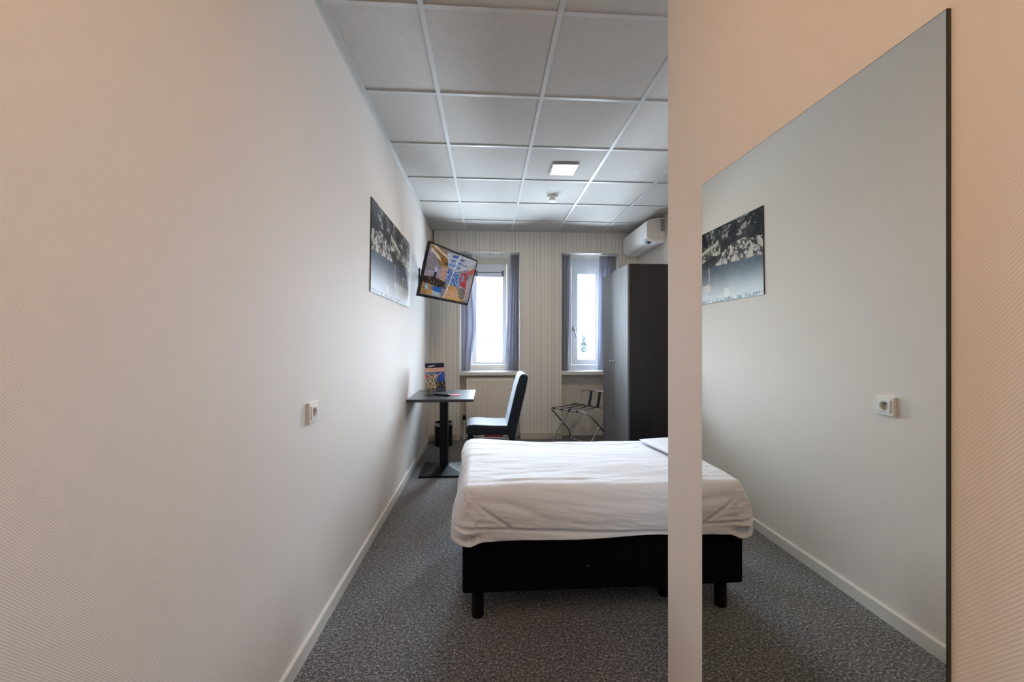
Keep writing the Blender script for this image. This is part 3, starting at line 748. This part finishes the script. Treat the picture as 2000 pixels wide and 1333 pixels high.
# ------------------------------------------------------------------ television
def inpoly(u, v, P):
    r = False; n = len(P)
    for i in range(n):
        (x0, y0), (x1, y1) = P[i], P[i-1]
        if (y0 > v) != (y1 > v) and u < (x1-x0)*(v-y0)/(y1-y0)+x0: r = not r
    return r
SHAPES = [
    ([(0, .45), (.14, .52), (.30, .62), (.30, .35), (0, .30)], (.50, .46, .56)),
    ([(0, .95), (.30, .62), (.14, .50), (0, .62)], (.42, .38, .44)),
    ([(0, 1), (.08, .86), (.30, .60), (.44, .72), (.30, .95), (.2, 1)], (.45, .30, .14)),
    ([(.05, .98), (.38, .82), (.40, .86), (.10, 1)], (.80, .72, .66)),
    ([(.02, .88), (.30, .70), (.32, .74), (.05, .93)], (.80, .70, .62)),
    ([(.22, .78), (.34, .66), (.42, .72), (.30, .84)], (.42, .24, .08)),
    ([(.34, .95), (.70, 1), (1, 1), (1, .84), (.60, .62), (.42, .66)], (.66, .66, .72)),
    ([(.46, .94), (.58, .96), (.58, .91), (.47, .89)], (.06, .22, .62)),
    ([(.62, .92), (.74, .93), (.74, .89), (.62, .88)], (.16, .22, .36)),
    ([(.44, .84), (.54, .85), (.54, .81), (.44, .80)], (.16, .36, .70)),
    ([(.57, .83), (.68, .84), (.68, .80), (.57, .79)], (.10, .26, .60)),
    ([(.70, .82), (.80, .83), (.80, .79), (.70, .79)], (.22, .28, .40)),
    ([(.42, .75), (.62, .76), (.62, .70), (.42, .70)], (.20, .46, .82)),
    ([(.34, .72), (.37, .74), (.40, .72), (.36, .70)], (.02, .02, .03)),
    ([(.60, .72), (.66, .73), (.66, .70), (.60, .69)], (.03, .05, .16)),
    ([(.84, .84), (1, .96), (1, .70), (.86, .66)], (.55, .58, .55)),
    ([(.82, .68), (1, .84), (1, .70), (.88, .64)], (.70, .16, .12)),
    ([(.29, .64), (.42, .66), (.42, .34), (.29, .36)], (.68, .48, .42)),
    ([(.42, .64), (.72, .60), (.72, .32), (.42, .32)], (.22, .34, .66)),
    ([(.56, .50), (.66, .50), (.66, .34), (.56, .34)], (.10, .30, .60)),
    ([(.0, .36), (.20, .40), (.44, .34), (.44, .20), (.2, .22), (0, .24)], (.07, .035, .02)),
    ([(.70, .60), (.80, .66), (.92, .58), (.92, .40), (.86, .32), (.74, .36), (.70, .46)], (.62, .05, .03)),
    ([(.74, .58), (.79, .60), (.79, .46), (.75, .44)], (.30, .44, .66)),
    ([(.84, .60), (.90, .60), (.90, .46), (.85, .44)], (.20, .30, .30)),
    ([(.86, .50), (1, .70), (1, .06), (.90, .10), (.88, .34)], (.62, .50, .52)),
    ([(.48, .32), (.66, .30), (.90, 0), (.42, 0), (.46, .16)], (.72, .46, .12)),
    ([(.48, .20), (.62, .22), (.70, .06), (.52, .04)], (.80, .52, .30)),
    ([(.0, .24), (.14, .24), (.20, .14), (.40, .02), (0, .02)], (.52, .34, .18)),
    ([(.06, .22), (.12, .22), (.14, .12), (.08, .10)], (.50, .64, .74)),
    ([(.20, .20), (.38, .22), (.38, .09), (.22, .09)], (.05, .26, .60)),
    ([(.16, .12), (.36, .10), (.40, .02), (.12, .03)], (.60, .66, .68)),
    ([(.10, .10), (.20, .10), (.22, .05), (.12, .04)], (.72, .46, .08)),
    ([(.72, .30), (.88, .30), (.90, .10), (.82, .04), (.72, .18)], (.16, .12, .11)),
]
def telly(u, v):
    c = (.40, .36, .40)
    uu = u+.012*fb(u*40, v*40, 1); vv = v+.014*fb(u*36, v*30, 4)
    for P, col in SHAPES:
        if inpoly(uu, vv, P): c = col
    n = fb(u*42, v*26, 7)
    if .05 < u < .45 and .2 < v < .42: c = lerp(c, (.45, .36, .28), .8*sst(.12, .5, n)); 
    if .40 < u < .72 and .3 < v < .62: c = lerp(c, (.60, .68, .82) if n > 0 else (.05, .06, .14), .75*abs(n)*1.5)
    if .70 < u < .92 and .05 < v < .34: c = lerp(c, (.66, .62, .52), .8*sst(.0, .3, n))
    if .18 < u < .22 and .36 < v < .50: c = (.04, .03, .05)
    if abs(u-(.45+.16*v)) < .010: c = (.82, .88, .94)        # reflected glare streak on the screen, painted into the picture
    if abs(u-.20) < .015 and .50 < v < .60: c = (.78, .84, .92)
    return tuple(max(0, x**1.45*(1+.5*n)) for x in c)
TVR = Matrix.Rotation(1.074, 3, 'Z') @ Matrix.Rotation(.249, 3, 'X') @ Matrix.Rotation(.021, 3, 'Y')
tv = thing('television', 'black flat television tilted down on a wall arm, showing a dining room', 'television', (-.382, 4.103, 1.943), TVR.to_euler())
w, h = .45, .26
b = nb(); box(b, -w, w, 0, .020, -h, h, .003); box(b, -.33, .33, .018, .052, -.20, .12, .014, 3); part('casing', b, M['bezel'], tv, True)
b = nb(); box(b, -w, -w+.020, -.005, .001, -h, h, .001); box(b, w-.016, w, -.005, .001, -h, h, .001); box(b, -w, w, -.005, .001, h-.016, h, .001); box(b, -w, w, -.006, .001, -h, -h+.026, .001)
part('bezel', b, M['bezel'], tv, True)
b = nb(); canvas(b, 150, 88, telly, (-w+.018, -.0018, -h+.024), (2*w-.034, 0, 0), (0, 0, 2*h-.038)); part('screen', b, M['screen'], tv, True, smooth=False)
back = Vector((-.382, 4.103, 1.943))+TVR @ Vector((0, .055, -.03)); za = back.z
b = nb(); box(b, wl(za)-.002, wl(za)+.016, 4.16, 4.26, za-.11, za+.11, .004)
tube(b, [(wl(za)+.01, 4.21, za), (wl(za)+.09, 4.205, za), (back.x-.02, back.y+.01, za)], .016, 10)
lathe(b, [(.02, -.04), (.02, .04)], (wl(za)+.09, 4.205, za), 16)
box(b, -.09, .09, .050, .062, -.12, .06, .003, 2, world(tv)); part('wall_arm', b, M['blackmetal'], tv)
b = nb(); tube(b, fillet([(-.690, 5.085, CZ-.003), (-.690, 5.080, 2.56), (-.665, 4.98, 2.42), (-.60, 4.55, 2.22), (-.50, 4.20, 2.05)], .12, 8), .005, 8); part('power_cord', b, M['blackleg'], tv)

# ------------------------------------------------------------------ outside, far below the bright sky
bl = thing('far_building', 'pale low building seen through the first window', 'building', (-1, 60, -9))
b = nb(); box(b, -14, 2.6, 60, 74, -9, 1.15); part('wall', b, M['far_white'], bl, smooth=False)
b = nb(); box(b, -13, .2, 62, 72, 1.15, 1.72); box(b, .8, 2.3, 62, 70, 1.15, 1.75); part('roof_house', b, M['far_grey'], bl, smooth=False)
for xx in (-1.9, -.9, .4, 1.5):
    b = nb(); box(b, xx, xx+.5, 59.94, 60.02, .85, 1.05); part('window', b, M['far_dark'], bl, smooth=False)
rf = thing('flat_roof_building', 'white flat roofed building just below the first window', 'building', (-1, 30, -9))
b = nb(); box(b, -6, 1.15, 26, 34, -9, .10); part('wall', b, M['far_white'], rf, smooth=False)
b = nb(); box(b, -6, .75, 27.9, 28.1, .10, .26); box(b, .95, 1.0, 27.9, 28.0, .10, .62); box(b, -6, 1.2, 25.9, 26, -.42, -.34); part('parapet', b, M['far_line'], rf, smooth=False)
br = thing('blue_roof_building', 'low building with bluish roof seen through the second window', 'building', (10, 36, -9))
b = nb(); box(b, 6, 15, 34, 44, -9, -.15); part('wall', b, M['far_white'], br, smooth=False)
b = nb(); box(b, 6, 15, 33.8, 36.5, -.60, -.12); part('roof', b, M['far_blue'], br, smooth=False)
for a in ((8.8, 9.3, .22), (9.6, 9.9, .14), (8.3, 8.6, .1)):
    b = nb(); box(b, a[0], a[1], 34.7, 35.1, -.14, a[2]); part('roof_vent', b, M['far_grey'], br, smooth=False)
def tree(x, y, zt, wd_, label, seed):
    tr = thing('tree', label, 'tree', (x, y, -9), group='far trees')
    b = nb(); lathe(b, [(.14, 0), (.09, 6), (.03, zt+8.2)], (x, y, -9), 10); part('trunk', b, M['bark'], tr)
    rnd = random.Random(seed); b = nb()
    for _ in range(1800):
        t_ = rnd.random()**.7; z = zt-t_*3.2; rad = wd_*(.12+.55*t_)*math.sqrt(rnd.random()); a = rnd.uniform(0, 2*PI)
        c = Vector((x+rad*math.cos(a)+.25*t_*wd_, y+rad*math.sin(a), z)); d1 = Vector((rnd.uniform(-1, 1), rnd.uniform(-1, 1), rnd.uniform(-1, 1))).normalized()*.17
        d2 = d1.orthogonal().normalized()*.11
        b.faces.new([b.verts.new(c+d1), b.verts.new(c+d2), b.verts.new(c-d1), b.verts.new(c-d2)])
    part('foliage', b, M['leaf'], tr, smooth=False)
tree(12.35, 50, 2.0, 1.1, 'taller slender green tree far beyond the second window', 1)
tree(13.9, 57.0, 1.35, .9, 'shorter green tree beside the slender one beyond the second window', 2)

# ------------------------------------------------------------------ daylight, camera
wld = bpy.data.worlds.new('overcast_sky'); S.world = wld; wld.use_nodes = True
bg = wld.node_tree.nodes['Background']; bg.inputs[0].default_value = (.73, .845, 1.0, 1); bg.inputs[1].default_value = 43.0
cam = bpy.data.cameras.new('camera'); cam.sensor_width = 36; cam.lens = 770*36/2000; cam.clip_start = .02; cam.clip_end = 400
cam.shift_y = -1.5/2000
co = bpy.data.objects.new('camera', cam); COL.objects.link(co); co.location = (0, 0, 1.285); co.rotation_euler = (PI/2, 0, -math.radians(3.57))
S.camera = co
S.view_settings.view_transform = 'Standard'; S.view_settings.look = 'None'; S.view_settings.gamma = 1; S.view_settings.use_curve_mapping = False
S.view_settings.exposure = 1.5
S.cycles.max_bounces = 12; S.cycles.diffuse_bounces = 8; S.cycles.glossy_bounces = 6; S.cycles.transparent_max_bounces = 12
S.cycles.sample_clamp_direct = 2.0; S.cycles.sample_clamp_indirect = 8; S.cycles.caustics_reflective = False; S.cycles.caustics_refractive = False
